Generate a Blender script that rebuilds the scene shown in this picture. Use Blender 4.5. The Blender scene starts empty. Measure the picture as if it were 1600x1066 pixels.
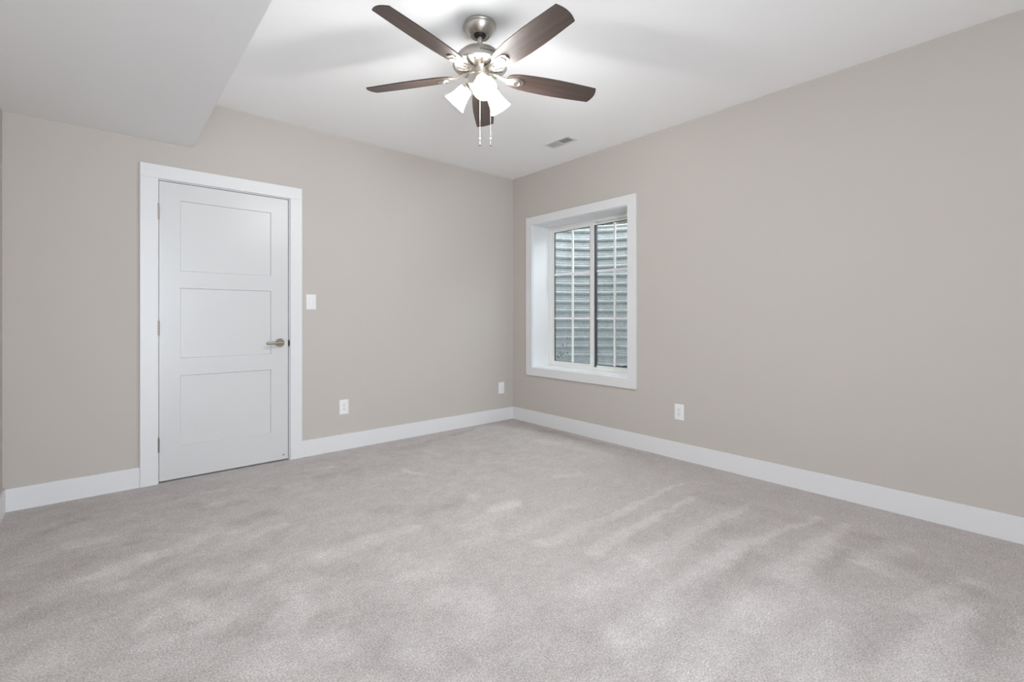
import bpy, bmesh, math, random
import numpy as np
from mathutils import Vector, Matrix

random.seed(7)
C = bpy.context.scene.collection
PI = math.pi

# ------------------------------------------------------------------ camera
YAW = 0.712446
cam_d = bpy.data.cameras.new('camera')
cam = bpy.data.objects.new('camera', cam_d)
C.objects.link(cam)
cam.location = (-3.5179, -4.0527, 1.1443)
cam.rotation_euler = (PI / 2, 0, -YAW)
cam_d.sensor_fit = 'HORIZONTAL'
cam_d.sensor_width = 36.0
cam_d.lens = 740.526 / 1600 * 36.0
cam_d.shift_y = -(533 - 495.58) / 1600
cam_d.clip_start = 0.02
bpy.context.scene.camera = cam

# ------------------------------------------------------------------ sky light, exposure
sc = bpy.context.scene
sc.view_settings.view_transform = 'Standard'
sc.view_settings.look = 'None'
sc.view_settings.exposure = 0.18
sc.view_settings.gamma = 1.0
sc.view_settings.use_curve_mapping = False
sc.cycles.use_denoising = True
sc.cycles.max_bounces = 12
sc.cycles.diffuse_bounces = 8
sc.cycles.transparent_max_bounces = 16
sc.cycles.sample_clamp_indirect = 6.0
sc.cycles.caustics_reflective = False
sc.cycles.caustics_refractive = False

world = bpy.data.worlds.new('overcast_sky')
sc.world = world
world.use_nodes = True
bg = world.node_tree.nodes['Background']
bg.inputs['Color'].default_value = (0.90, 0.96, 1.0, 1)
SKY = 10.5
bg.inputs['Strength'].default_value = SKY

FILL = (0.865, 0.955, 1.05)
GA, GQ, BULB_W = 72.0, 13.0, 11.5          # power of the added rear fills, then each bulb of the fan's light kit
BULB_E = 60.0
SHADE_E = 36.0         # glow of the lit frosted glass


def area(name, loc, rot, sx, sy, power, col):
    l = bpy.data.lights.new(name, 'AREA')
    l.shape = 'RECTANGLE'
    l.size, l.size_y = sx, sy
    l.energy = power
    l.color = col
    o = bpy.data.objects.new(name, l)
    o.location = loc
    o.rotation_euler = rot
    C.objects.link(o)
    return o


# fill lights added behind the camera, no such source in the room
area('rear_fill', (-3.3, -5.75, 1.3), (PI / 2, 0, 0), 1.2, 2.2, GA, FILL)
narrow_fill = area('rear_fill_narrow', (-3.3, -5.75, 1.4), (PI / 2, 0, -0.25), 1.2, 2.2, GQ, FILL)
narrow_fill.data.spread = math.radians(90)


# ------------------------------------------------------------------ materials
def srgb(r, g, b):
    f = lambda c: c / 12.92 if c <= 0.04045 else ((c + 0.055) / 1.055) ** 2.4
    return (f(r / 255), f(g / 255), f(b / 255), 1)


def mat(name, col, rough=0.5, metal=0.0, spec=0.5):
    m = bpy.data.materials.new(name)
    m.use_nodes = True
    b = m.node_tree.nodes['Principled BSDF']
    b.inputs['Base Color'].default_value = col
    b.inputs['Roughness'].default_value = rough
    b.inputs['Metallic'].default_value = metal
    b.inputs['Specular IOR Level'].default_value = spec
    return m


def nodes(m):
    t = m.node_tree
    return t, t.nodes, t.links, t.nodes['Principled BSDF']


def add_noise_bump(m, scale, strength, dist=0.001, detail=3, stretch=None):
    t, n, l, b = nodes(m)
    tc = n.new('ShaderNodeTexCoord')
    nz = n.new('ShaderNodeTexNoise')
    nz.inputs['Scale'].default_value = scale
    nz.inputs['Detail'].default_value = detail
    if stretch:
        mp = n.new('ShaderNodeMapping')
        mp.inputs['Scale'].default_value = stretch
        l.new(tc.outputs['Object'], mp.inputs['Vector'])
        l.new(mp.outputs['Vector'], nz.inputs['Vector'])
    else:
        l.new(tc.outputs['Object'], nz.inputs['Vector'])
    bp = n.new('ShaderNodeBump')
    bp.inputs['Strength'].default_value = strength
    bp.inputs['Distance'].default_value = dist
    l.new(nz.outputs['Fac'], bp.inputs['Height'])
    l.new(bp.outputs['Normal'], b.inputs['Normal'])
    return nz


M = {}
M['wall'] = mat('greige_wall_paint', (0.532, 0.493, 0.457, 1), 0.75, spec=0.25)
add_noise_bump(M['wall'], 220, 0.12, 0.0006)
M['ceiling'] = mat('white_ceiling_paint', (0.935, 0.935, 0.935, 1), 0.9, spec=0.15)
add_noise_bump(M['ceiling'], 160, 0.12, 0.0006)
M['soffit'] = mat('shaded_white_soffit', (0.865, 0.865, 0.865, 1), 0.9, spec=0.15)  # ceiling white darkened, puts the soffit's shade into its colour
M['trim'] = mat('white_trim_enamel', (0.735, 0.735, 0.740, 1), 0.38)
M['door'] = mat('white_door_enamel', (0.640, 0.638, 0.638, 1), 0.33)
add_noise_bump(M['door'], 30, 0.18, 0.0008, 4, (1.0, 1.0, 14.0))
M['vinyl'] = mat('white_vinyl', (0.80, 0.80, 0.775, 1), 0.4)
M['grille'] = mat('white_grille', (0.90, 0.91, 0.905, 1), 0.4)
M['liner'] = mat('glossy_white_enamel', (0.78, 0.785, 0.797, 1), 0.16)
M['plastic'] = mat('white_plastic', (0.82, 0.82, 0.82, 1), 0.35)
M['slot'] = mat('dark_slot', (0.06, 0.06, 0.06, 1), 0.7)
M['black'] = mat('black_rubber', (0.012, 0.012, 0.013, 1), 0.5)
M['gasket'] = mat('dark_gasket', (0.07, 0.075, 0.08, 1), 0.6)
M['screw'] = mat('screw_metal', (0.35, 0.33, 0.3, 1), 0.4, 1.0)

M['nickel'] = mat('brushed_nickel', (0.50, 0.47, 0.43, 1), 0.34, 1.0)
add_noise_bump(M['nickel'], 60, 0.10, 0.0006, 3, (1.0, 1.0, 30.0))
M['satin'] = mat('satin_nickel_hardware', (0.33, 0.29, 0.245, 1), 0.34, 1.0)

m = mat('dark_walnut_blade', (0.1, 0.06, 0.05, 1), 0.38, spec=0.5)
t, n, l, b = nodes(m)
tc = n.new('ShaderNodeTexCoord')
mp = n.new('ShaderNodeMapping')
mp.inputs['Scale'].default_value = (3.0, 60.0, 60.0)
nz = n.new('ShaderNodeTexNoise')
nz.inputs['Scale'].default_value = 1.0
nz.inputs['Detail'].default_value = 6
nz.inputs['Roughness'].default_value = 0.65
nz.inputs['Distortion'].default_value = 0.6
cr = n.new('ShaderNodeValToRGB')
cr.color_ramp.elements[0].position = 0.3
cr.color_ramp.elements[0].color = (0.040, 0.026, 0.021, 1)
cr.color_ramp.elements[1].position = 0.72
cr.color_ramp.elements[1].color = (0.085, 0.058, 0.048, 1)
l.new(tc.outputs['Object'], mp.inputs['Vector'])
l.new(mp.outputs['Vector'], nz.inputs['Vector'])
l.new(nz.outputs['Fac'], cr.inputs['Fac'])
l.new(cr.outputs['Color'], b.inputs['Base Color'])
M['walnut'] = m
M['blade_edge'] = mat('dark_blade_edge', (0.035, 0.024, 0.02, 1), 0.5)

# lit frosted glass of the lamps
m = bpy.data.materials.new('lit_frosted_glass')
m.use_nodes = True
t = m.node_tree
n, l = t.nodes, t.links
n.clear()
out = n.new('ShaderNodeOutputMaterial')
em = n.new('ShaderNodeEmission')
em.inputs['Color'].default_value = (0.99, 0.995, 0.985, 1)
em.inputs['Strength'].default_value = SHADE_E
df = n.new('ShaderNodeBsdfDiffuse')
df.inputs['Color'].default_value = (0.9, 0.9, 0.88, 1)
ad = n.new('ShaderNodeAddShader')
l.new(em.outputs[0], ad.inputs[0])
l.new(df.outputs[0], ad.inputs[1])
l.new(ad.outputs[0], out.inputs['Surface'])
M['frosted'] = m
m = bpy.data.materials.new('lit_bulb')
m.use_nodes = True
t = m.node_tree
n, l = t.nodes, t.links
n.clear()
out = n.new('ShaderNodeOutputMaterial')
em = n.new('ShaderNodeEmission')
em.inputs['Color'].default_value = (1.0, 0.97, 0.92, 1)
em.inputs['Strength'].default_value = BULB_E
l.new(em.outputs[0], out.inputs['Surface'])
M['bulb'] = m

# window glass: a clear pane with a faint green tint and a little sky reflection
m = bpy.data.materials.new('window_glass')
m.use_nodes = True
t = m.node_tree
n, l = t.nodes, t.links
n.clear()
out = n.new('ShaderNodeOutputMaterial')
tr = n.new('ShaderNodeBsdfTransparent')
tr.inputs['Color'].default_value = (0.945, 0.972, 0.968, 1)
gl = n.new('ShaderNodeBsdfGlossy')
gl.inputs['Roughness'].default_value = 0.01
gl.inputs['Color'].default_value = (0.9, 0.95, 0.95, 1)
fr = n.new('ShaderNodeLayerWeight')
fr.inputs['Blend'].default_value = 0.5
pw = n.new('ShaderNodeMath')
pw.operation = 'POWER'
pw.inputs[1].default_value = 5.0
l.new(fr.outputs['Facing'], pw.inputs[0])
ma = n.new('ShaderNodeMath')
ma.operation = 'MULTIPLY_ADD'
ma.inputs[1].default_value = 0.7
ma.inputs[2].default_value = 0.045
l.new(pw.outputs[0], ma.inputs[0])
mx = n.new('ShaderNodeMixShader')
l.new(ma.outputs[0], mx.inputs[0])
l.new(tr.outputs[0], mx.inputs[1])
l.new(gl.outputs[0], mx.inputs[2])
l.new(mx.outputs[0], out.inputs['Surface'])
M['glass'] = m

m = mat('galvanized_steel', (0.62, 0.66, 0.66, 1), 0.5, 0.35)
t, n, l, b = nodes(m)
tc = n.new('ShaderNodeTexCoord')
vz = n.new('ShaderNodeTexVoronoi')
vz.inputs['Scale'].default_value = 45
cr = n.new('ShaderNodeValToRGB')
cr.color_ramp.elements[0].color = (0.230, 0.238, 0.242, 1)
cr.color_ramp.elements[1].color = (0.320, 0.331, 0.338, 1)
l.new(tc.outputs['Object'], vz.inputs['Vector'])
l.new(vz.outputs['Color'], cr.inputs['Fac'])
l.new(cr.outputs['Color'], b.inputs['Base Color'])
M['galv'] = m

m = mat('soil_and_stones', (0.2, 0.17, 0.14, 1), 0.95, spec=0.1)
t, n, l, b = nodes(m)
tc = n.new('ShaderNodeTexCoord')
nz = n.new('ShaderNodeTexNoise')
nz.inputs['Scale'].default_value = 28
nz.inputs['Detail'].default_value = 6
cr = n.new('ShaderNodeValToRGB')
cr.color_ramp.elements[0].position = 0.36
cr.color_ramp.elements[0].color = (0.010, 0.009, 0.008, 1)
cr.color_ramp.elements[1].position = 0.66
cr.color_ramp.elements[1].color = (0.062, 0.058, 0.053, 1)
l.new(tc.outputs['Object'], nz.inputs['Vector'])
l.new(nz.outputs['Fac'], cr.inputs['Fac'])
l.new(cr.outputs['Color'], b.inputs['Base Color'])
M['soil'] = m

# carpet: 'nap' is how the pile has been brushed (vacuum and foot marks)
m = mat('beige_cut_pile_carpet', (0.45, 0.42, 0.4, 1), 0.95, spec=0.05)
t, n, l, b = nodes(m)
tc = n.new('ShaderNodeTexCoord')
at = n.new('ShaderNodeAttribute')
at.attribute_name = 'nap'
cr = n.new('ShaderNodeValToRGB')
cr.color_ramp.elements[0].position = 0.0
cr.color_ramp.elements[0].color = (0.418, 0.384, 0.371, 1)
cr.color_ramp.elements[1].position = 1.0
cr.color_ramp.elements[1].color = (0.632, 0.596, 0.582, 1)
l.new(at.outputs['Fac'], cr.inputs['Fac'])
n1 = n.new('ShaderNodeTexNoise')
n1.inputs['Scale'].default_value = 150
n1.inputs['Detail'].default_value = 3
n1.inputs['Roughness'].default_value = 0.75
l.new(tc.outputs['Object'], n1.inputs['Vector'])
mr = n.new('ShaderNodeMapRange')
mr.inputs['From Min'].default_value = 0.28
mr.inputs['From Max'].default_value = 0.72
mr.inputs['To Min'].default_value = 0.54
mr.inputs['To Max'].default_value = 1.43
l.new(n1.outputs['Fac'], mr.inputs['Value'])
# clumps of pile, so that the grain still reads across the room
n2 = n.new('ShaderNodeTexNoise')
n2.inputs['Scale'].default_value = 38
n2.inputs['Detail'].default_value = 2
l.new(tc.outputs['Object'], n2.inputs['Vector'])
mr2 = n.new('ShaderNodeMapRange')
mr2.inputs['From Min'].default_value = 0.3
mr2.inputs['From Max'].default_value = 0.7
mr2.inputs['To Min'].default_value = 0.94
mr2.inputs['To Max'].default_value = 1.06
l.new(n2.outputs['Fac'], mr2.inputs['Value'])
mu = n.new('ShaderNodeMath')
mu.operation = 'MULTIPLY'
l.new(mr.outputs[0], mu.inputs[0])
l.new(mr2.outputs[0], mu.inputs[1])
vm = n.new('ShaderNodeVectorMath')
vm.operation = 'SCALE'
l.new(cr.outputs['Color'], vm.inputs[0])
l.new(mu.outputs[0], vm.inputs['Scale'])
l.new(vm.outputs[0], b.inputs['Base Color'])
bp = n.new('ShaderNodeBump')
bp.inputs['Strength'].default_value = 0.5
bp.inputs['Distance'].default_value = 0.004
l.new(n1.outputs['Fac'], bp.inputs['Height'])
l.new(bp.outputs['Normal'], b.inputs['Normal'])
M['carpet'] = m


# ------------------------------------------------------------------ helpers
def obj(name, bm, material, parent=None, smooth=False, loc=None):
    me = bpy.data.meshes.new(name)
    bmesh.ops.recalc_face_normals(bm, faces=bm.faces[:])
    bm.to_mesh(me)
    bm.free()
    for mm in (material if isinstance(material, (list, tuple)) else [material]):
        me.materials.append(mm)
    if smooth:
        for p in me.polygons:
            p.use_smooth = True
    o = bpy.data.objects.new(name, me)
    C.objects.link(o)
    if parent:
        o.parent = parent
    if loc:
        o.location = loc
    return o


def smooth_by_angle(o, deg=35):
    me = o.data
    bm = bmesh.new()
    bm.from_mesh(me)
    for e in bm.edges:
        if len(e.link_faces) == 2 and e.calc_face_angle(0) > math.radians(deg):
            e.smooth = False
    for f in bm.faces:
        f.smooth = True
    bm.to_mesh(me)
    bm.free()
    return o


def box(bm, a, b, mi=0, bevel=0.0):
    x0, x1 = sorted((a[0], b[0]))
    y0, y1 = sorted((a[1], b[1]))
    z0, z1 = sorted((a[2], b[2]))
    v = [bm.verts.new(p) for p in ((x0, y0, z0), (x1, y0, z0), (x1, y1, z0), (x0, y1, z0),
                                    (x0, y0, z1), (x1, y0, z1), (x1, y1, z1), (x0, y1, z1))]
    fs = [bm.faces.new([v[i] for i in q]) for q in
          ((0, 3, 2, 1), (4, 5, 6, 7), (0, 1, 5, 4), (1, 2, 6, 5), (2, 3, 7, 6), (3, 0, 4, 7))]
    for f in fs:
        f.material_index = mi
    if bevel:
        es = set(e for f in fs for e in f.edges)
        bmesh.ops.bevel(bm, geom=list(es), offset=bevel, segments=2, affect='EDGES', profile=0.5)
    return fs


def lathe(bm, prof, seg=48, mtx=None, mi=0, closed=False):
    """prof: (r, z) points, spun about local z; r = 0 ends are welded."""
    rings = []
    for r, z in prof:
        if r < 1e-6:
            rings.append([bm.verts.new((0, 0, z))])
        else:
            rings.append([bm.verts.new((r * math.cos(2 * PI * i / seg), r * math.sin(2 * PI * i / seg), z)) for i in range(seg)])
    fs = []
    pairs = list(zip(rings, rings[1:]))
    if closed:
        pairs.append((rings[-1], rings[0]))
    for A, B in pairs:
        for i in range(seg):
            j = (i + 1) % seg
            if len(A) == 1 and len(B) == 1:
                continue
            if len(A) == 1:
                fs.append(bm.faces.new((A[0], B[i], B[j])))
            elif len(B) == 1:
                fs.append(bm.faces.new((A[i], A[j], B[0])))
            else:
                fs.append(bm.faces.new((A[i], A[j], B[j], B[i])))
    for f in fs:
        f.material_index = mi
    if mtx is not None:
        vs = set(v for r in rings for v in r)
        bmesh.ops.transform(bm, matrix=mtx, verts=list(vs))
    return fs


def tube(bm, pts, r, seg=12, caps=True):
    pts = [Vector(p) for p in pts]
    rings = []
    up = Vector((0, 0, 1))
    for i, p in enumerate(pts):
        d = (pts[min(i + 1, len(pts) - 1)] - pts[max(i - 1, 0)]).normalized()
        a = d.cross(up)
        if a.length < 1e-4:
            a = d.cross(Vector((1, 0, 0)))
        a.normalize()
        bb = d.cross(a).normalized()
        rr = r[i] if isinstance(r, (list, tuple)) else r
        rings.append([bm.verts.new(p + a * rr * math.cos(2 * PI * k / seg) + bb * rr * math.sin(2 * PI * k / seg)) for k in range(seg)])
    for A, B in zip(rings, rings[1:]):
        for k in range(seg):
            bm.faces.new((A[k], A[(k + 1) % seg], B[(k + 1) % seg], B[k]))
    if caps:
        bm.faces.new(rings[0])
        bm.faces.new(rings[-1][::-1])


def axis_mtx(origin, direction):
    q = Vector((0, 0, 1)).rotation_difference(Vector(direction).normalized())
    return Matrix.Translation(origin) @ q.to_matrix().to_4x4()


def thing(name, label, cat, loc=(0, 0, 0), rotz=0.0, group=None):
    o = bpy.data.objects.new(name, None)
    o.empty_display_size = 0.1
    C.objects.link(o)
    o.location = loc
    o.rotation_euler = (0, 0, rotz)
    o['label'] = label
    o['category'] = cat
    if group:
        o['group'] = group
    return o


def tag(o, label, cat, group=None):
    o['label'] = label
    o['category'] = cat
    if group:
        o['group'] = group
    return o


def struct(o):
    o['kind'] = 'structure'
    return o


def setting(name):
    o = bpy.data.objects.new(name, None)
    C.objects.link(o)
    o['kind'] = 'structure'
    return o


# ------------------------------------------------------------------ room shell
H = 2.70
XL = -3.9630           # left wall
YF = -5.85             # wall behind the camera
SOF_X, SOF_Z = -3.030, 2.350

# door opening (in the back wall) and window opening (in the right wall)
DX0, DX1, DZ = -3.2465, -2.3700, 2.104
WY0, WY1, WZ0, WZ1 = -1.573, -0.313, 0.586, 2.150

bm = bmesh.new()
box(bm, (XL - 0.15, 0, -0.1), (DX0, 0.2, H + 0.1))
box(bm, (DX1, 0, -0.1), (0.31, 0.2, H + 0.1))
box(bm, (DX0, 0, DZ), (DX1, 0.2, H + 0.1))
box(bm, (DX0, 0.13, -0.1), (DX1, 0.2, DZ))
struct(obj('wall_back', bm, M['wall']))

bm = bmesh.new()
box(bm, (0, 0, -0.1), (0.31, WY1, H + 0.1))
box(bm, (0, WY0, -0.1), (0.31, YF - 0.15, H + 0.1))
box(bm, (0, WY1, WZ1), (0.31, WY0, H + 0.1))
box(bm, (0, WY1, -0.1), (0.31, WY0, WZ0))
struct(obj('wall_right', bm, M['wall']))

bm = bmesh.new()
box(bm, (XL - 0.15, 0, -0.1), (XL, YF - 0.15, H + 0.1))
struct(obj('wall_left', bm, M['wall']))
bm = bmesh.new()
box(bm, (XL, YF, -0.1), (0, YF - 0.15, H + 0.1))
struct(obj('wall_front', bm, M['wall']))
bm = bmesh.new()
box(bm, (XL, 0, H), (0, YF, H + 0.1))
struct(obj('ceiling', bm, M['ceiling']))
bm = bmesh.new()
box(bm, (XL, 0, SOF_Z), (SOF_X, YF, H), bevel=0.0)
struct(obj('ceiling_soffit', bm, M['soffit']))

# carpet: a fine sheet whose 'nap' attribute holds how the pile was brushed
# brush marks: (path, half width, lift)
NAP = [
(((-1.89,-2.16),(-1.5,-2.12),(-1.27,-2.12)),0.039,0.4),
(((-1.83,-2.35),(-1.4,-2.37),(-0.49,-2.35)),0.038,0.8),
(((-1.7,-2.55),(-1.28,-2.54),(-0.64,-2.53)),0.037,0.8),
(((-1.58,-2.78),(-1.17,-2.78),(-0.54,-2.82)),0.051,0.75),
(((-2.11,-3.05),(-1.53,-3.0),(-1.06,-3.01),(-0.4,-3.16)),0.053,0.9),
(((-1.19,-3.26),(-0.72,-3.27),(-0.4,-3.27)),0.049,0.9),
(((-2.11,-3.3),(-1.82,-3.26),(-1.51,-3.27),(-1.16,-3.32)),0.066,0.6),
(((-0.87,-3.46),(-0.5,-3.52)),0.048,0.6),
(((-1.1,-3.68),(-0.67,-3.79)),0.046,0.8),
(((-1.56,-3.78),(-1.25,-3.79),(-0.95,-3.81)),0.082,0.9),
(((-0.87,-3.43),(-0.88,-3.55)),0.034,0.5),
(((-1.86,-3.5),(-1.52,-3.51)),0.069,0.45),
(((-1.36,-3.95),(-1.09,-3.97)),0.06,0.6),
(((-1.97,-2.79),(-1.65,-2.83)),0.087,0.45),
(((-1.97,-1.94),(-1.64,-1.87)),0.058,0.5),
(((-2.1,-2.73),(-1.58,-2.74)),0.073,0.35),
(((-1.62,-3.28),(-1.33,-3.37)),0.095,0.45),
(((-1.74,-3.04),(-1.16,-3.1)),0.055,-0.6),
(((-1.39,-3.28),(-0.74,-3.37)),0.062,-0.6),
(((-1.45,-3.88),(-0.88,-3.89)),0.082,-0.6),
(((-1.62,-2.37),(-1.29,-2.4)),0.038,-0.4),
(((-0.94,-3.74),(-0.72,-3.82)),0.028,-0.6),
(((-1.59,-3.59),(-1.21,-3.64)),0.067,-0.4),
(((-1.41,-2.63),(-0.86,-2.65)),0.045,-0.35),
(((-1.25,-2.86),(-0.68,-2.94)),0.049,-0.4),
(((-0.59,-3.43),(-0.83,-3.96)),0.081,-0.45),
(((-0.61,-2.56),(-0.49,-3.51)),0.058,-0.4),
(((-2.27,-1.45),(-1.98,-1.7)),0.068,-0.3),
(((-2.48,-2.85),(-2.25,-2.93)),0.102,-0.25),
(((-3.62,-0.79),(-3.52,-0.82)),0.045,0.85),
(((-3.51,-1.29),(-3.42,-1.21)),0.072,0.8),
(((-3.58,-1.26),(-3.52,-1.25)),0.034,0.6),
(((-3.49,-1.45),(-3.45,-1.43)),0.037,0.7),
(((-3.36,-1.23),(-3.32,-1.22)),0.041,0.7),
(((-3.25,-1.23),(-3.17,-1.16),(-3.06,-1.06)),0.049,0.7),
(((-3.34,-1.6),(-3.32,-1.58)),0.04,0.6),
(((-3.25,-1.76),(-3.22,-1.88)),0.037,0.8),
(((-3.17,-1.59),(-3.14,-1.65)),0.05,0.6),
(((-3.2,-1.99),(-3.13,-1.93)),0.049,0.7),
(((-3.39,-1.82),(-3.35,-1.78)),0.045,0.6),
(((-3.38,-1.96),(-3.34,-1.97)),0.045,0.7),
(((-2.97,-2.14),(-2.91,-2.08)),0.073,0.75),
(((-2.92,-1.94),(-2.91,-2.0)),0.04,0.6),
(((-2.82,-1.74),(-2.75,-1.71)),0.041,0.6),
(((-2.72,-1.76),(-2.55,-1.75),(-2.26,-1.75)),0.053,0.7),
(((-2.94,-1.28),(-2.78,-1.26)),0.037,0.5),
(((-3.04,-1.7),(-2.98,-1.69)),0.061,0.6),
(((-2.89,-2.37),(-2.9,-2.45)),0.039,0.5),
(((-3.08,-2.35),(-3.0,-2.38)),0.084,0.6),
(((-3.65,-1.85),(-3.63,-1.82)),0.059,0.5),
(((-2.46,-2.39),(-2.39,-2.48)),0.074,0.6),
(((-2.43,-2.58),(-2.37,-2.55)),0.053,0.5),
(((-2.72,-2.57),(-2.69,-2.63)),0.059,0.45),
(((-2.49,-2.17),(-2.38,-2.2)),0.052,0.4),
(((-1.75,-1.84),(-1.6,-1.84)),0.047,0.8),
(((-2.39,-2.11),(-2.27,-2.14)),0.037,0.4),
(((-2.13,-2.1),(-1.94,-2.07)),0.046,0.5),
(((-3.8,-1.17),(-3.63,-1.04)),0.116,-0.5),
(((-3.7,-1.48),(-3.54,-1.52)),0.085,-0.4),
(((-3.85,-0.69),(-3.77,-0.58)),0.07,-0.5),
(((-3.15,-2.09),(-3.04,-2.18)),0.049,-0.5),
(((-3.29,-1.48),(-3.2,-1.41)),0.04,-0.5),
(((-3.18,-1.77),(-3.13,-1.72)),0.029,-0.4),
(((-3.1,-1.47),(-2.95,-1.47)),0.042,-0.5),
(((-2.86,-2.26),(-2.7,-2.35)),0.081,-0.4),
(((-2.78,-2.52),(-2.89,-2.57)),0.062,-0.3),
(((-2.92,-1.06),(-2.75,-1.04)),0.051,-0.5),
(((-3.06,-0.71),(-2.86,-0.75)),0.042,-0.5),
(((-3.32,-0.55),(-3.11,-0.6)),0.041,-0.5),
(((-3.73,-0.52),(-3.63,-0.45)),0.043,-0.5),
(((-2.77,-1.86),(-2.63,-1.95)),0.053,-0.4),
(((-3.42,-0.98),(-3.27,-1.02)),0.04,-0.4),
(((-2.79,-2.63),(-2.61,-2.74)),0.058,-0.3),
(((-2.57,-0.64),(-2.44,-0.62)),0.033,0.5),
(((-2.99,-0.71),(-3.02,-0.66)),0.035,0.8),
(((-2.98,-1.17),(-2.91,-1.18)),0.031,0.7),
(((-1.45,-0.49),(-1.4,-0.71)),0.024,0.6),
(((-1.82,-0.84),(-1.76,-1.03)),0.021,0.7),
(((-0.45,-0.95),(-0.38,-1.28)),0.084,0.4),
(((-1.05,-1.69),(-0.88,-1.75)),0.042,0.6),
(((-1.75,-1.64),(-1.71,-1.61)),0.037,0.7),
(((-1.93,-1.62),(-1.84,-1.63)),0.036,-0.4),
(((-2.36,-0.37),(-2.19,-0.42)),0.029,0.5),
(((-2.34,-0.58),(-2.07,-0.62)),0.036,-0.4),
(((-1.49,-0.33),(-0.64,-0.12)),0.059,-0.4),
(((-0.15,-0.65),(-0.1,-1.74)),0.048,-0.5),
(((-3.01,-0.41),(-2.91,-0.42)),0.025,0.5),
(((-3.16,-0.46),(-3.09,-0.46)),0.03,0.5)]



from mathutils import noise as mnoise


def vnoise(x, y, s, seed):
    """smooth gradient noise, about 0..1"""
    ox, oy = seed * 17.31, seed * 9.77
    f = np.array([mnoise.noise((p * s + ox, q * s + oy, seed * 3.1)) for p, q in zip(x.ravel(), y.ravel())])
    return (0.5 + 0.75 * f).reshape(x.shape)


STEP = 0.0135
nx, ny = int(-XL / STEP) + 1, int((0.12 - YF) / STEP) + 1
gx = np.linspace(XL, 0, nx)
gy = np.linspace(YF, 0.12, ny)
X, Y = np.meshgrid(gx, gy, indexing='ij')
n7a, n7b, n20a, n20b = vnoise(X, Y, 5, 3) - 0.5, vnoise(X, Y, 5, 5) - 0.5, vnoise(X, Y, 22, 4) - 0.5, vnoise(X, Y, 22, 6) - 0.5
wx = X + 0.05 * n7a + 0.028 * n20a
wy = Y + 0.035 * n7b + 0.026 * n20b
nap = np.zeros_like(X)
for pts, w, amp in NAP:
    best = np.full_like(X, 1e9)
    long_ = math.hypot(pts[-1][0] - pts[0][0], pts[-1][1] - pts[0][1]) > 0.45 and pts[-1][0] > -1.0
    ns = len(pts) - 1
    for si, ((ax, ay), (bx, by)) in enumerate(zip(pts, pts[1:])):
        dx, dy = bx - ax, by - ay
        L2 = dx * dx + dy * dy + 1e-9
        tt = np.clip(((wx - ax) * dx + (wy - ay) * dy) / L2, 0, 1)
        dd = np.hypot(wx - ax - tt * dx, wy - ay - tt * dy)
        if long_:                                   # a vacuum stroke narrows towards the wall
            dd = dd / (1.35 - 1.0 * (si + tt) / ns)
        best = np.minimum(best, dd)
    nap += amp * np.exp(-(best / w) ** 4 * 0.6)
f1 = (0.7 * (vnoise(X, Y, 3.2, 11) - 0.5) + 0.9 * (vnoise(wx, wy, 9, 12) - 0.5) + 0.75 * (vnoise(wx * 0.8, wy, 20, 13) - 0.5)
      + 0.5 * (vnoise(X * 0.7, Y, 42, 16) - 0.5))
streak = np.clip((X + 2.3) / 1.0, 0, 1) * np.clip((-1.2 - Y) / 0.8, 0, 1)
nap += 0.62 * f1 * (1 - 0.35 * streak)
nap = np.clip(0.44 + 0.43 * nap, 0, 1)

verts = np.stack([X.ravel(), Y.ravel(), np.zeros(nx * ny)], 1)
ii, jj = np.meshgrid(np.arange(nx - 1), np.arange(ny - 1), indexing='ij')
a = (ii * ny + jj).ravel()
faces = np.stack([a, a + ny, a + ny + 1, a + 1], 1)
me = bpy.data.meshes.new('floor')
me.from_pydata(verts.tolist(), [], faces.tolist())
me.materials.append(M['carpet'])
attr = me.attributes.new('nap', 'FLOAT', 'POINT')
attr.data.foreach_set('value', nap.ravel().astype(np.float32))
floor = bpy.data.objects.new('floor', me)
C.objects.link(floor)
struct(floor)

# baseboards
BH, BT = 0.134, 0.015


def baseboard(name, a, b):
    bm = bmesh.new()
    box(bm, a, b, bevel=0.0025)
    return struct(obj(name, bm, M['trim']))


bm = bmesh.new()
box(bm, (XL, 0, -0.01), (-3.3291, -BT, BH), bevel=0.0025)
box(bm, (-2.2897, 0, -0.01), (0, -BT, BH), bevel=0.0025)
struct(obj('baseboard_back', bm, M['trim']))
baseboard('baseboard_right', (0, 0, -0.01), (-BT, YF, BH))
baseboard('baseboard_left', (XL, 0, -0.01), (XL + BT, YF, BH))

# ------------------------------------------------------------------ door casing and jamb
LX0, LX1, LZ0, LZ1 = -3.2243, -2.3922, 0.011, 2.0835       # door leaf
CT = 0.021
trim1 = setting('trim_1')
bm = bmesh.new()
box(bm, (-3.3291, 0, -0.01), (-3.2326, -CT, 2.095), bevel=0.002)
box(bm, (-2.3804, 0, -0.01), (-2.2897, -CT, 2.095), bevel=0.002)
box(bm, (-3.3291, 0, 2.095), (-2.2897, -CT, 2.187), bevel=0.002)
obj('casing', bm, M['trim'], trim1)
bm = bmesh.new()
box(bm, (DX0, 0, -0.01), (LX0 - 0.003, 0.13, DZ))
box(bm, (LX1 + 0.0055, 0, -0.01), (DX1, 0.13, DZ))
box(bm, (LX0 - 0.003, 0, LZ1 + 0.005), (LX1 + 0.0055, 0.13, DZ))
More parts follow.
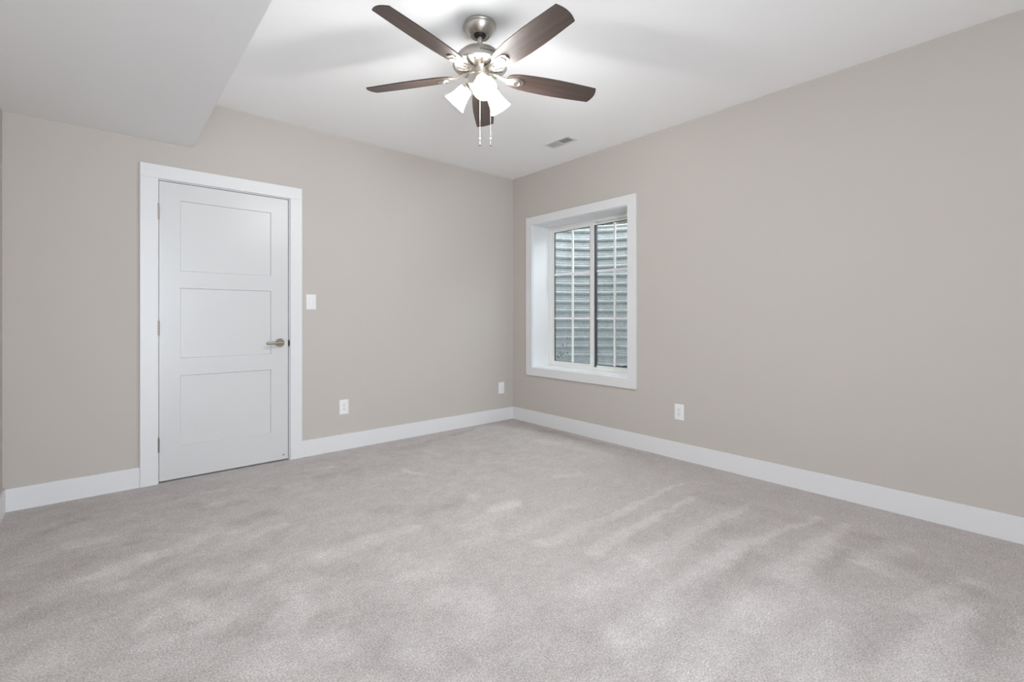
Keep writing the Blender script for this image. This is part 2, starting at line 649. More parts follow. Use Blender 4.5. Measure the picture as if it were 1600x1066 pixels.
# door stops behind the leaf
box(bm, (LX0 - 0.003, 0.040, -0.01), (LX0 + 0.010, 0.075, LZ1 + 0.003))
box(bm, (LX1 - 0.010, 0.040, -0.01), (LX1 + 0.003, 0.075, LZ1 + 0.003))
box(bm, (LX0 + 0.010, 0.040, LZ1 - 0.010), (LX1 - 0.010, 0.075, LZ1 + 0.003))
obj('jamb', bm, M['trim'], trim1)
bm = bmesh.new()
box(bm, (-2.3925, -0.006, 0.908), (-2.3840, 0.020, 0.962), bevel=0.002)
box(bm, (-2.3880, -0.009, 0.917), (-2.3815, -0.001, 0.953), bevel=0.002)
o = obj('strike_plate', bm, M['black'], trim1)
o['label'] = 'dark metal strike plate on the door jamb'

# ------------------------------------------------------------------ door leaf
door = setting('door_1')
bm = bmesh.new()
PX0, PX1 = -3.1040, -2.5160
PZ = [(0.2362, 0.7326), (0.8536, 1.3495), (1.4675, 1.9635)]
DEP, SL = 0.009, 0.004
LT = 0.036


def quad(bm, pts):
    return bm.faces.new([bm.verts.new(p) for p in pts])


def rect(bm, x0, x1, z0, z1, y):
    return quad(bm, [(x0, y, z0), (x1, y, z0), (x1, y, z1), (x0, y, z1)])


rect(bm, LX0, PX0, LZ0, LZ1, 0)
rect(bm, PX1, LX1, LZ0, LZ1, 0)
zs = [LZ0] + [z for p in PZ for z in p] + [LZ1]
for k in range(0, len(zs), 2):
    rect(bm, PX0, PX1, zs[k], zs[k + 1], 0)
for z0, z1 in PZ:
    ox = [(PX0, z0), (PX1, z0), (PX1, z1), (PX0, z1)]
    ix = [(PX0 + SL, z0 + SL), (PX1 - SL, z0 + SL), (PX1 - SL, z1 - SL), (PX0 + SL, z1 - SL)]
    for k in range(4):
        q = (k + 1) % 4
        quad(bm, [(ox[k][0], 0, ox[k][1]), (ox[q][0], 0, ox[q][1]), (ix[q][0], DEP, ix[q][1]), (ix[k][0], DEP, ix[k][1])])
    rect(bm, PX0 + SL, PX1 - SL, z0 + SL, z1 - SL, DEP)
rect(bm, LX0, LX1, LZ0, LZ1, LT)
for x in (LX0, LX1):
    quad(bm, [(x, 0, LZ0), (x, LT, LZ0), (x, LT, LZ1), (x, 0, LZ1)])
for z in (LZ0, LZ1):
    quad(bm, [(LX0, 0, z), (LX1, 0, z), (LX1, LT, z), (LX0, LT, z)])
bmesh.ops.remove_doubles(bm, verts=bm.verts[:], dist=0.0004)
obj('door_leaf', bm, M['door'], door)

for zc in (1.867, 1.068, 0.263):
    bm = bmesh.new()
    for k in range(5):
        z0 = zc - 0.049 + k * 0.0196
        lathe(bm, [(0, z0), (0.0066, z0 + 0.0004), (0.0066, z0 + 0.0188), (0, z0 + 0.0192)], 14, Matrix.Translation((-3.2285, -0.0065, 0)))
    lathe(bm, [(0, zc + 0.049), (0.005, zc + 0.050), (0.004, zc + 0.055), (0, zc + 0.056)], 12, Matrix.Translation((-3.2285, -0.0065, 0)))
    box(bm, (-3.2280, -0.002, zc - 0.049), (-3.2235, 0.006, zc + 0.049))
    smooth_by_angle(obj('hinge', bm, M['satin'], door))

hd = bpy.data.objects.new('door_handle', None)
C.objects.link(hd)
hd.parent = door
HXc, HZc = -2.4520, 0.9405
bm = bmesh.new()
lathe(bm, [(0, 0.0), (0.033, 0.0), (0.033, 0.006), (0.031, 0.0085), (0, 0.0085)], 40, axis_mtx((HXc, 0, HZc), (0, -1, 0)))
lathe(bm, [(0.0, 0.008), (0.0125, 0.008), (0.0125, 0.040), (0, 0.040)], 24, axis_mtx((HXc, 0, HZc), (0, -1, 0)))
smooth_by_angle(obj('rose', bm, M['satin'], hd))
bm = bmesh.new()
lathe(bm, [(0, -0.016), (0.0085, -0.016), (0.0100, -0.0145), (0.0100, 0.103), (0.0085, 0.105), (0, 0.105)], 28,
      axis_mtx((HXc, -0.046, HZc), (-1, 0, 0)))
smooth_by_angle(obj('lever', bm, M['satin'], hd))
bm = bmesh.new()
lathe(bm, [(0, -0.0035), (0.007, -0.002), (0.007, 0.002), (0, 0.0035)], 14, axis_mtx((-2.4258, -0.001, 0.048), (0, -1, 0)))
o = obj('scuff_mark', bm, mat('grey_scuff', (0.32, 0.33, 0.33, 1), 0.6), door, True)
o['label'] = 'small grey scuff at the lower corner of the door'

# ------------------------------------------------------------------ window: casing, liner
trim2 = setting('trim_2')
bm = bmesh.new()
cy0, cy1, cz0, cz1 = -1.5555, -0.3285, 0.604, 2.134
Y0, Y1, Z0, Z1 = -1.6440, -0.2330, 0.516, 2.221
box(bm, (0, Y1, Z0), (-CT, cy1, Z1), bevel=0.002)
box(bm, (0, Y0, Z0), (-CT, cy0, Z1), bevel=0.002)
box(bm, (0, cy1, cz1), (-CT, cy0, Z1), bevel=0.002)
box(bm, (0, cy1, Z0), (-CT, cy0, cz0), bevel=0.002)
obj('casing', bm, M['trim'], trim2)
bm = bmesh.new()
jy0, jy1, jz0, jz1 = -1.553, -0.333, 0.607, 2.130
box(bm, (-0.002, WY1, WZ0), (0.31, jy1, WZ1))
box(bm, (-0.002, WY0, WZ0), (0.31, jy0, WZ1))
box(bm, (-0.002, jy1, jz1), (0.31, jy0, WZ1))
box(bm, (-0.002, jy1, WZ0), (0.31, jy0, jz0))
obj('jamb_liner', bm, M['liner'], trim2)

# ------------------------------------------------------------------ window unit
win = setting('window_1')


def frame_ring(bm, x0, x1, y0, y1, z0, z1, wl, wr, wb, wt, bev=0.0015):
    """y0 < y1; wl is the member at y1 (seen left), wr at y0 (seen right)."""
    box(bm, (x0, y1, z0), (x1, y1 - wl, z1), bevel=bev)
    box(bm, (x0, y0, z0), (x1, y0 + wr, z1), bevel=bev)
    box(bm, (x0, y1 - wl, z1 - wt), (x1, y0 + wr, z1), bevel=bev)
    box(bm, (x0, y1 - wl, z0), (x1, y0 + wr, z0 + wb), bevel=bev)


bm = bmesh.new()
frame_ring(bm, 0.236, 0.309, jy0, jy1, jz0, jz1, 0.030, 0.030, 0.028, 0.030)
box(bm, (0.270, -0.930, jz0 + 0.02), (0.305, -0.9555, jz1 - 0.02))       # fixed mullion behind the sash stile
obj('window_frame', bm, M['vinyl'], win)


def pane(parent, xg, y0, y1, z0, z1, ym, zms):
    """glass with its dark gasket and white grille bars"""
    bm = bmesh.new()
    box(bm, (xg - 0.003, y0, z0), (xg + 0.003, y1, z1))
    obj('glass', bm, M['glass'], parent)
    bm = bmesh.new()
    frame_ring(bm, xg - 0.006, xg + 0.006, y0, y1, z0, z1, 0.008, 0.008, 0.005, 0.005, 0)
    obj('gasket', bm, M['gasket'], parent)
    bm = bmesh.new()
    box(bm, (xg - 0.0065, ym - 0.010, z0 + 0.004), (xg + 0.0065, ym + 0.010, z1 - 0.004))
    for z in zms:
        box(bm, (xg - 0.0065, y0 + 0.006, z - 0.010), (xg + 0.0065, ym - 0.010, z + 0.010))
        box(bm, (xg - 0.0065, ym + 0.010, z - 0.010), (xg + 0.0065, y1 - 0.006, z + 0.010))
    obj('grille', bm, M['grille'], parent)


bm = bmesh.new()
frame_ring(bm, 0.246, 0.272, -0.957, jy1 - 0.030, jz0 + 0.028, jz1 - 0.030, 0.040, 0.046, 0.028, 0.028)
sash = obj('sliding_sash', bm, M['vinyl'], win)
pane(sash, 0.259, -0.911, -0.403, 0.662, 2.073, -0.667, (1.131, 1.607))
bm = bmesh.new()
box(bm, (0.238, -0.940, 0.735), (0.247, -0.922, 0.765), bevel=0.002)
obj('sash_lock', bm, M['vinyl'], sash)
bm = bmesh.new()
frame_ring(bm, 0.276, 0.302, jy0 + 0.030, -0.9555, jz0 + 0.028, jz1 - 0.030, 0.006, 0.030, 0.020, 0.020)
fix = obj('fixed_sash', bm, M['vinyl'], win)
pane(fix, 0.289, -1.493, -0.9615, 0.655, 2.080, -1.190, (1.131, 1.612))
bm = bmesh.new()
box(bm, (0.262, -0.9575, jz0 + 0.030), (0.288, -0.9720, jz1 - 0.052))  # narrow dark strip along the meeting stile
o = obj('dark_strip', bm, M['gasket'], fix)
o['label'] = 'dark strip beside the meeting stile'

# mud splashed on the outside of the left pane
bm = bmesh.new()
rs = random.Random(4)
spots = []
for k in range(34):
    if k < 20:
        y, z = -0.43 - abs(rs.gauss(0, 0.055)), 0.70 + abs(rs.gauss(0, 0.05))
    else:
        y, z = -0.55 + rs.gauss(0, 0.05), 0.83 + rs.gauss(0, 0.035)
    y = min(y, -0.418)
    spots.append((y, z, rs.uniform(0.003, 0.009)))
for y, z, r in spots:
    lathe(bm, [(0, -0.0008), (r, 0.0), (0, 0.0008)], 9, axis_mtx((0.2635, y, z), (1, 0, 0)))
dirt = obj('dirt_specks', bm, mat('dried_mud', (0.10, 0.11, 0.11, 1), 0.9), sash)
dirt['kind'] = 'stuff'
dirt['label'] = 'specks of dried mud on the lower left of the glass'

# ------------------------------------------------------------------ window well and ground outside
WELL_C = (0.335, -0.943)
WELL_R, RIM = 0.80, 2.225
bm = bmesh.new()
PITCH, AMP = 0.106, 0.0095
na, nz_ = 72, int((RIM - 0.30) / 0.0053)
grid = []
for i in range(na + 1):
    th = PI / 2 - PI * i / na
    row = []
    for j in range(nz_ + 1):
        z = 0.30 + (RIM - 0.30) * j / nz_
        ph = 2 * PI * (RIM - z) / PITCH + PI / 2
        r = WELL_R + AMP * (math.sin(ph) + 0.38 * math.sin(2 * ph + 0.9) + 0.22 * math.sin(4 * ph + 0.4))
        row.append(bm.verts.new((WELL_C[0] + r * math.cos(th), WELL_C[1] + r * math.sin(th), z)))
    grid.append(row)
for i in range(na):
    for j in range(nz_):
        bm.faces.new((grid[i][j], grid[i + 1][j], grid[i + 1][j + 1], grid[i][j + 1]))
bmesh.ops.solidify(bm, geom=bm.faces[:], thickness=0.0015)
# rolled rim
well = obj('window_well', bm, M['galv'], None, True)
tag(well, 'corrugated galvanized steel window well seen through the window', 'window well')
bm = bmesh.new()
tube(bm, [(WELL_C[0] + (WELL_R + 0.008) * math.cos(PI / 2 - PI * i / na), WELL_C[1] + (WELL_R + 0.008) * math.sin(PI / 2 - PI * i / na), RIM) for i in range(na + 1)], 0.011, 8)
obj('rolled_rim', bm, M['galv'], well, True)

bm = bmesh.new()
rs = random.Random(9)
rings = []
prof = [(0.835, RIM - 0.05), (0.90, RIM + 0.01), (1.0, RIM + 0.09), (1.15, RIM + 0.20), (1.4, RIM + 0.34), (1.9, RIM + 0.45), (2.6, RIM + 0.5)]
fine = []
for (r0, z0), (r1, z1) in zip(prof, prof[1:]):
    for k in range(6):
        fine.append((r0 + (r1 - r0) * k / 6, z0 + (z1 - z0) * k / 6))
for r, z in fine:
    row = []
    for i in range(121):
        th = PI / 2 - PI * i / 120
        jit = 0.022 if r > 0.86 else 0.0
        row.append(bm.verts.new((WELL_C[0] + r * math.cos(th), WELL_C[1] + r * math.sin(th), z + rs.uniform(-jit, jit))))
    rings.append(row)
for A, B in zip(rings, rings[1:]):
    for i in range(120):
        bm.faces.new((A[i], A[i + 1], B[i + 1], B[i]))
ground = struct(obj('ground', bm, M['soil']))
bm = bmesh.new()
rows = []
for i in range(25):
    r = 0.778 * i / 24
    rows.append([bm.verts.new((WELL_C[0] + r * math.cos(PI / 2 - PI * k / 48), WELL_C[1] + r * math.sin(PI / 2 - PI * k / 48),
                               0.575 + rs.uniform(-0.012, 0.012))) for k in range(49)])
for A, B in zip(rows, rows[1:]):
    for k in range(48):
        try:
            bm.faces.new((A[k], A[k + 1], B[k + 1], B[k]))
        except ValueError:
            pass
obj('gravel', bm, M['soil'], ground)

# ------------------------------------------------------------------ wall plates
PW, PH = 0.079, 0.126


def plate_mesh(bm, w, h, hole_w, hole_h):
    """bevelled cover plate facing local -y with a window in its middle"""
    T = 0.006
    e = 0.004
    o0 = [(-w / 2, -h / 2), (w / 2, -h / 2), (w / 2, h / 2), (-w / 2, h / 2)]
    o1 = [(-w / 2 + e, -h / 2 + e), (w / 2 - e, -h / 2 + e), (w / 2 - e, h / 2 - e), (-w / 2 + e, h / 2 - e)]
    ii_ = [(-hole_w / 2, -hole_h / 2), (hole_w / 2, -hole_h / 2), (hole_w / 2, hole_h / 2), (-hole_w / 2, hole_h / 2)]
    loops = [(o0, 0.0), (o0, -0.003), (o1, -T), (ii_, -T), (ii_, 0.0)]
    vs = [[bm.verts.new((x, y, z)) for x, z in lp] for lp, y in loops]
    for A, B in zip(vs, vs[1:]):
        for k in range(4):
            bm.faces.new((A[k], A[(k + 1) % 4], B[(k + 1) % 4], B[k]))


def wall_plate(name, label, cat, loc, rotz, kind, group=None):
    t_ = thing(name, label, cat, loc, rotz, group)
    bm = bmesh.new()
    plate_mesh(bm, PW, PH, 0.035, 0.069)
    obj('cover_plate', bm, M['plastic'], t_)
    if kind == 'switch':
        bm = bmesh.new()
        box(bm, (-0.0170, -0.0045, -0.034), (0.0170, 0, 0.034), bevel=0.0008)
        f = obj('switch_body', bm, M['plastic'], t_)
        bm = bmesh.new()
        # paddle tilted about its middle
        vs = [(-0.0145, -0.0045, -0.0300), (0.0145, -0.0045, -0.0300), (0.0145, -0.0062, 0), (-0.0145, -0.0062, 0),
              (0.0145, -0.0090, 0.0300), (-0.0145, -0.0090, 0.0300), (-0.0145, -0.001, -0.03), (0.0145, -0.001, -0.03),
              (0.0145, -0.001, 0.03), (-0.0145, -0.001, 0.03)]
        V = [bm.verts.new(p) for p in vs]
        for q in ((0, 1, 2, 3), (3, 2, 4, 5), (6, 7, 1, 0), (5, 4, 8, 9)):
            bm.faces.new([V[k] for k in q])
        bm.faces.new((V[0], V[3], V[5], V[9], V[6]))
        bm.faces.new((V[1], V[7], V[8], V[4], V[2]))
        obj('paddle', bm, M['plastic'], t_)
    elif kind == 'outlet':
        bm = bmesh.new()
        box(bm, (-0.0172, -0.0072, -0.0342), (0.0172, 0, 0.0342), bevel=0.001)
        rc = obj('receptacle', bm, M['plastic'], t_)
        bm = bmesh.new()
        for zc in (0.0165, -0.0165):
            box(bm, (-0.0076, -0.0076, zc + 0.0005), (-0.0050, -0.0065, zc + 0.0095))
            box(bm, (0.0050, -0.0076, zc + 0.0015), (0.0076, -0.0065, zc + 0.0090))
            lathe(bm, [(0, 0.0065), (0.0033, 0.0065), (0.0033, 0.0076), (0, 0.0076)], 12, axis_mtx((0, 0, zc - 0.0070), (0, -1, 0)))
        o = obj('slots', bm, M['slot'], rc)
        o['label'] = 'dark prong slots'
    else:
        bm = bmesh.new()
        box(bm, (-0.0172, -0.0060, -0.0342), (0.0172, 0, 0.0342), bevel=0.001)
        ins = obj('cable_insert', bm, M['plastic'], t_)
        bm = bmesh.new()
        lathe(bm, [(0, 0.006), (0.0055, 0.006), (0.0055, 0.010), (0.0040, 0.014), (0, 0.014)], 16, axis_mtx((0, 0, -0.012), (0, -1, 0)))
        obj('jack', bm, M['plastic'], ins, True)
    return t_


wall_plate('light_switch', 'white rocker light switch on the wall right of the door', 'light switch', (-2.2137, 0, 1.2690), 0, 'switch')
wall_plate('wall_outlet', 'white duplex outlet low on the back wall, right of the door', 'outlet', (-1.9385, 0, 0.3670), 0, 'outlet', 'white wall outlets near the baseboard')
wall_plate('cable_plate', 'small blank looking white wall plate low beside the room corner', 'wall plate', (-0.1740, 0, 0.3600), 0, 'cable')
wall_plate('wall_outlet', 'white duplex outlet low on the right wall, right of the window', 'outlet', (0, -2.0425, 0.3785), -PI / 2, 'outlet', 'white wall outlets near the baseboard')

# ------------------------------------------------------------------ ceiling register
vent = thing('ceiling_vent', 'white louvered air vent in the ceiling between the fan and the window', 'vent', (-0.4420, -1.1470, H))
bm = bmesh.new()
VX, VY = 0.076, 0.154
ix, iy = 0.046, 0.122
lo = [(-VX, -VY), (VX, -VY), (VX, VY), (-VX, VY)]
li = [(-ix, -iy), (ix, -iy), (ix, iy), (-ix, iy)]
lm = [(-VX + 0.012, -VY + 0.012), (VX - 0.012, -VY + 0.012), (VX - 0.012, VY - 0.012), (-VX + 0.012, VY - 0.012)]
vs = [[bm.verts.new((x, y, z)) for x, y in lp] for lp, z in ((lo, 0.0), (lo, -0.003), (lm, -0.008), (li, -0.008), (li, 0.0))]
for A, B in zip(vs, vs[1:]):
    for k in range(4):
        bm.faces.new((A[k], A[(k + 1) % 4], B[(k + 1) % 4], B[k]))
obj('vent_frame', bm, M['trim'], vent)
bm = bmesh.new()
box(bm, (-ix, -iy, -0.0006), (ix, iy, -0.0001))
o = obj('duct_opening', bm, mat('duct_metal', (0.62, 0.62, 0.62, 1), 0.7), vent)
# two banks of louvers tipped opposite ways
for s in (-1, 1):
    bm = bmesh.new()
    for k in range(13):
        yc = s * (0.010 + k * 0.0088)
        dy, dz = -0.0036 * s, 0.0030
        p = [(-ix, yc - dy, -0.0075), (ix, yc - dy, -0.0075), (ix, yc + dy, -0.0075 + 2 * dz), (-ix, yc + dy, -0.0075 + 2 * dz)]
        quad(bm, p)
    bmesh.ops.solidify(bm, geom=bm.faces[:], thickness=0.0009)
    obj('louvers', bm, M['trim'], vent)
bm = bmesh.new()
box(bm, (-ix, -0.004, -0.008), (ix, 0.004, -0.001))
obj('divider', bm, M['trim'], vent)

# ------------------------------------------------------------------ ceiling fan
# local frame: x to the right of the view, y away from it, z up, origin at the ceiling
FAN = thing('ceiling_fan', 'five blade brushed nickel ceiling fan with three lit glass shades', 'ceiling fan',
            (-1.9995, -2.0343, H), -YAW)


def tip(bm):
    for v in bm.verts:
        v.co.z += -0.0167 * v.co.x + 0.004 * v.co.y
    return bm


def er(a):
    return Vector((math.sin(a), -math.cos(a), 0))


def et(a):
    return Vector((math.cos(a), math.sin(a), 0))


bm = bmesh.new()
lathe(bm, [(0.0, 0.0), (0.084, 0.0), (0.0845, -0.003), (0.0845, -0.013), (0.0825, -0.0155), (0.080, -0.0165), (0.0795, -0.019),
           (0.0785, -0.024), (0.0745, -0.034), (0.0680, -0.045), (0.0590, -0.056), (0.0520, -0.0625), (0.0480, -0.0645),
           (0.0400, -0.0630), (0.0330, -0.0600), (0.0310, -0.0540), (0.0, -0.0540)], 56)
smooth_by_angle(obj('canopy', bm, M['nickel'], FAN), 40)
bm = bmesh.new()
lathe(bm, [(0.0312, -0.0535), (0.0300, -0.0600), (0.0270, -0.0650), (0.0205, -0.0690), (0.0145, -0.0700), (0.0, -0.0700)], 32)
obj('hanger_ball', bm, M['black'], FAN, True)
bm = bmesh.new()
lathe(bm, [(0.0, -0.06), (0.0135, -0.06), (0.0135, -0.150), (0.0, -0.150)], 28)
smooth_by_angle(obj('downrod', bm, M['nickel'], FAN))

# motor housing
DOME = [(0.0, -0.1400), (0.0240, -0.1400), (0.0300, -0.1430), (0.0700, -0.1440), (0.0860, -0.1480), (0.1000, -0.1560), (0.1150, -0.1700),
        (0.1270, -0.1860), (0.1360, -0.2020), (0.1410, -0.2140), (0.1430, -0.2230), (0.1430, -0.2290), (0.1410, -0.2300),
        (0.1395, -0.2330), (0.1250, -0.2385), (0.1000, -0.2430), (0.0750, -0.2465), (0.0640, -0.2470), (0.0, -0.2470)]
bm = bmesh.new()
lathe(bm, DOME, 72)
motor = smooth_by_angle(obj('motor_housing', tip(bm), M['nickel'], FAN), 40)
bm = bmesh.new()
NV = 20
for k in range(NV):
    a = 2 * PI * (k + 0.5) / NV
    fs = box(bm, (-0.0050, 0.0800, -0.0022), (0.0050, 0.1220, 0.0010))
    vs_ = list(set(v for f in fs for v in f.verts))
    for v in vs_:
        r = v.co.y
        zz = -0.2465 + (r - 0.075) / 0.05 * 0.008
        v.co.z += zz
    bmesh.ops.rotate(bm, verts=vs_, cent=(0, 0, 0), matrix=Matrix.Rotation(a, 3, 'Z'))
o = obj('cooling_slots', tip(bm), mat('shadowed_vent', (0.10, 0.085, 0.07, 1), 0.5, 0.6), motor)
o['label'] = 'ring of dark cooling slots'
# script lettering on the housing
cu = bpy.data.curves.new('brand_script', 'FONT')
cu.body = 'Hunter'
cu.size = 0.025
cu.offset = 0.0007
cu.shear = 0.3
cu.resolution_u = 3
cu.align_x = 'CENTER'
to = bpy.data.objects.new('brand_tmp', cu)
C.objects.link(to)
dg = bpy.context.evaluated_depsgraph_get()
me = bpy.data.meshes.new_from_object(to.evaluated_get(dg))
bpy.data.objects.remove(to)
bm = bmesh.new()
bm.from_mesh(me)
bmesh.ops.subdivide_edges(bm, edges=[e for e in bm.edges if e.calc_length() > 0.004], cuts=2)


def dome_rz(s):
    """point on the housing's flank, s metres up from the rim"""
    pts = DOME[11:3:-1]
    for (r0, z0), (r1, z1) in zip(pts, pts[1:]):
        d = math.hypot(r1 - r0, z1 - z0)
        if s <= d:
            k = s / d
            return r0 + (r1 - r0) * k, z0 + (z1 - z0) * k
        s -= d
    return pts[-1]


for v in bm.verts:
    r, z = dome_rz(0.022 + v.co.y)
    a = math.radians(20) + v.co.x / 0.128
    p = er(a) * (r + 0.0006)
    v.co = (p.x, p.y, z + 0.0002)
obj('brand_script', tip(bm), M['gasket'], motor)

# blades with their irons
AZ0 = 0.6429
PITCH_B = -0.2307
ZB = -0.2682
OUT = [(0.150, 0.022), (0.156, 0.034), (0.170, 0.043), (0.195, 0.051), (0.235, 0.057), (0.290, 0.0615), (0.360, 0.0645), (0.440, 0.0650),
       (0.520, 0.0630), (0.600, 0.0595), (0.6605, 0.0567)]
TIPARC = [(0.6605, 0.0567), (0.6665, 0.043), (0.6715, 0.029), (0.6745, 0.0145), (0.6755, 0.0)]


def blade_bm():
    """lies along local x, thickness in z"""
    bm = bmesh.new()
    up = [(x, w) for x, w in OUT] + TIPARC[1:]
    st = [(x, w) for x, w in up]
    loop = [(x, w) for x, w in st] + [(x, -w) for x, w in reversed(st[:-1])]
    top = [bm.verts.new((x, y, 0.003)) for x, y in loop]
    bot = [bm.verts.new((x, y, -0.003)) for x, y in loop]
    bm.faces.new(top)
    bm.faces.new(bot[::-1])
    for k in range(len(loop)):
        f = bm.faces.new((top[k], top[(k + 1) % len(loop)], bot[(k + 1) % len(loop)], bot[k]))
        f.material_index = 1
    return bm


def iron_bm():
    """blade iron: hub foot, curved arm and a rounded plate with a round boss, below the blade"""
    bm = bmesh.new()
    half = [(0.050, 0.015), (0.075, 0.0135), (0.100, 0.0115), (0.125, 0.0115), (0.145, 0.0150), (0.160, 0.0220), (0.175, 0.0275),
            (0.195, 0.0300), (0.215, 0.0295), (0.232, 0.0250), (0.243, 0.0160), (0.247, 0.0)]

    def zc(x):
        if x < 0.10:
            return 0.0075 - 0.004
        if x < 0.15:
            k = (x - 0.10) / 0.05
            return 0.0035 * (1 - k) - 0.0055 * k - 0.004 * math.sin(PI * k)
        return -0.0055
    rows = []
    for x, w in half:
        z = zc(x)
        tk = 0.0035
        if w < 1e-6:
            rows.append([(x, 0, z + tk), (x, 0, z - tk)])
        else:
            rows.append([(x, w, z + tk), (x, -w, z + tk), (x, -w * 0.92, z - tk), (x, 0.0, z - tk - 0.0018), (x, w * 0.92, z - tk)])
    V = [[bm.verts.new(p) for p in r] for r in rows]
    bm.faces.new(V[0])
    for A, B in zip(V, V[1:]):
        if len(B) == 5:
            for k in range(5):
                bm.faces.new((A[k], A[(k + 1) % 5], B[(k + 1) % 5], B[k]))
        else:
            bm.faces.new((A[0], A[1], B[0]))
            bm.faces.new((A[1], A[2], B[1], B[0]))
            bm.faces.new((A[2], A[3], B[1]))
            bm.faces.new((A[3], A[4], B[1]))
            bm.faces.new((A[4], A[0], B[0], B[1]))
    lathe(bm, [(0.0230, -0.0085), (0.0225, -0.0125), (0.0190, -0.0150), (0.0150, -0.0145), (0.0125, -0.0120), (0.0060, -0.0115), (0.0, -0.0115)], 28,
          Matrix.Translation((0.206, 0, 0)))
    return bm


for k in range(5):
    a = AZ0 + math.radians(72) * k
    d, tg = er(a), et(a)
    # local x -> radial, local y -> tangential (pitched), local z -> up
    cp, sp = math.cos(PITCH_B), math.sin(PITCH_B)
    ty = tg * cp + Vector((0, 0, sp))
    tz = d.cross(ty)
    if tz.z < 0:
        tz = -tz
    R = Matrix(((d.x, ty.x, tz.x, 0), (d.y, ty.y, tz.y, 0), (d.z, ty.z, tz.z, ZB), (0, 0, 0, 1)))
    bl = obj('blade', blade_bm(), [M['walnut'], M['blade_edge']], FAN)
    bl.matrix_local = R
    for v in bl.data.vertices:
        w = R @ v.co
        v.co.z += -0.0167 * w.x + 0.004 * w.y
    bi = iron_bm()
    for v in bi.verts:
        w = R @ v.co
        k_ = min(1.0, max(0.0, (v.co.x - 0.06) / 0.10))
        # the foot lies flat under the motor, the plate follows the blade's pitch
        flat = d * v.co.x + tg * v.co.y + Vector((0, 0, -0.2545 + v.co.z * 0.6))
        p = flat.lerp(w, k_)
        p.z += -0.0167 * p.x + 0.004 * p.y
        v.co = p
    smooth_by_angle(obj('blade_iron', bi, M['nickel'], FAN), 40)

# switch housing of the light kit
bm = bmesh.new()
lathe(bm, [(0.0, -0.246), (0.056, -0.246), (0.0565, -0.262), (0.0550, -0.268), (0.0545, -0.276), (0.0600, -0.278), (0.0640, -0.282),
           (0.0650, -0.290), (0.0645, -0.318), (0.0610, -0.330), (0.0520, -0.342), (0.0400, -0.350), (0.0250, -0.355), (0.0140, -0.358),
           (0.0130, -0.368), (0.0080, -0.374), (0.0, -0.375)], 56)
kit = smooth_by_angle(obj('switch_housing', tip(bm), M['nickel'], FAN), 40)
for a in (math.radians(-12), math.radians(108), math.radians(228)):
    bm = bmesh.new()
    lathe(bm, [(0, 0.0625), (0.0045, 0.0640), (0.0045, 0.0665), (0.003, 0.0675), (0, 0.0675)], 12, axis_mtx((0, 0, -0.303), er(a)))
    obj('screw', tip(bm), M['screw'], kit, True)

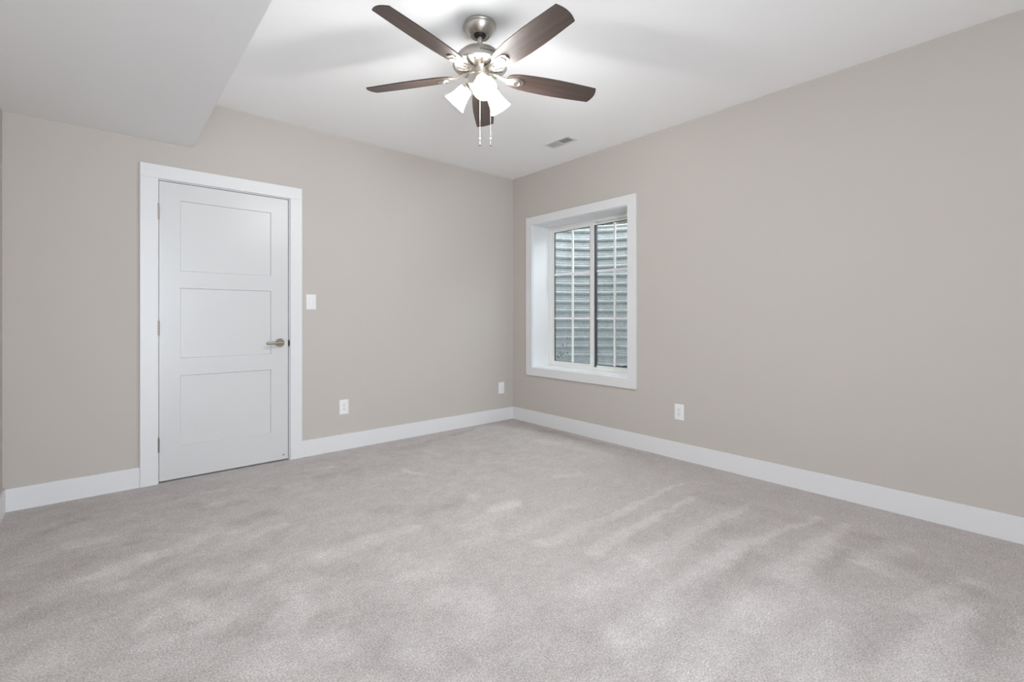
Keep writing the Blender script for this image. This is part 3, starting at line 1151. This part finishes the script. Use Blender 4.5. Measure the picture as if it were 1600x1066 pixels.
SH = [(0.0335, 0.000), (0.0350, 0.006), (0.0365, 0.014), (0.0385, 0.026), (0.0410, 0.041), (0.0445, 0.056), (0.0490, 0.071), (0.0540, 0.085),
      (0.0595, 0.097), (0.0610, 0.100)]
for k in range(3):
    a = math.radians(13 + 120 * k)
    d = er(a)
    neck = d * 0.080 + Vector((0, 0, -0.336))
    ax = (d + Vector((0, 0, -1.05))).normalized()
    bm = bmesh.new()
    p0, p1 = d * 0.050 + Vector((0, 0, -0.318)), neck - ax * 0.022
    pts = []
    for i in range(9):
        s = i / 8
        ctrl = d * 0.066 + Vector((0, 0, -0.316))
        pts.append(p0 * (1 - s) ** 2 + ctrl * 2 * s * (1 - s) + p1 * s * s)
    tube(bm, pts, 0.0095, 14)
    lathe(bm, [(0, -0.024), (0.018, -0.024), (0.026, -0.018), (0.031, -0.008), (0.0335, 0.004), (0.0340, 0.010), (0.0320, 0.010), (0.0300, -0.004), (0, -0.010)], 32,
          axis_mtx(neck, ax))
    smooth_by_angle(obj('lamp_arm', tip(bm), M['nickel'], FAN), 45)
    bm = bmesh.new()
    prof = SH + [(r - 0.003, z) for r, z in reversed(SH)]
    lathe(bm, prof, 48, axis_mtx(neck, ax), closed=True)
    shd = obj('lamp_shade', tip(bm), M['frosted'], FAN, True)
    shd['label'] = 'lit bell shaped frosted glass shade'
    bm = bmesh.new()
    lathe(bm, [(0, 0.0), (0.012, 0.002), (0.013, 0.022), (0.020, 0.036), (0.0255, 0.052), (0.0240, 0.066), (0.0150, 0.077), (0, 0.081)], 28, axis_mtx(neck, ax))
    obj('bulb', tip(bm), M['bulb'], shd, True)
    li_ = bpy.data.lights.new('bulb_light', 'POINT')
    li_.energy = BULB_W
    li_.color = (0.985, 0.99, 0.985)
    li_.shadow_soft_size = 0.028
    lo_ = bpy.data.objects.new('bulb_light', li_)
    C.objects.link(lo_)
    lo_.parent = FAN
    lo_.location = neck + ax * 0.092 + Vector((0, 0, -0.0167 * (neck.x)))

# pull chains
for s, dd, zb in ((-0.002, 0.030, -0.632), (0.056, 0.010, -0.640)):
    bm = bmesh.new()
    z = -0.340
    tube(bm, [(s, dd, z), (s, dd, zb + 0.03)], 0.0010, 6)
    while z > zb + 0.036:
        lathe(bm, [(0, -0.0017), (0.0013, -0.001), (0.0017, 0), (0.0013, 0.001), (0, 0.0017)], 6, Matrix.Translation((s, dd, z)))
        z -= 0.0046
    ch = obj('pull_chain', bm, M['nickel'], FAN, True)
    bm = bmesh.new()
    T = Matrix.Translation((s, dd, zb))
    lathe(bm, [(0, 0.040), (0.0030, 0.0395), (0.0058, 0.036), (0.0062, 0.033), (0.0045, 0.029), (0.0028, 0.026), (0.0030, 0.020), (0.0042, 0.010), (0.0048, 0.004), (0.0035, 0.001), (0, 0)], 16, T)
    pd = obj('pendant', bm, M['nickel'], ch, True)
    bm = bmesh.new()
    lathe(bm, [(0, -0.0035), (0.0036, -0.0025), (0.0044, 0.001), (0.003, 0.0028), (0, 0.003)], 14, T)
    obj('end_cap', bm, M['gasket'], ch, True)
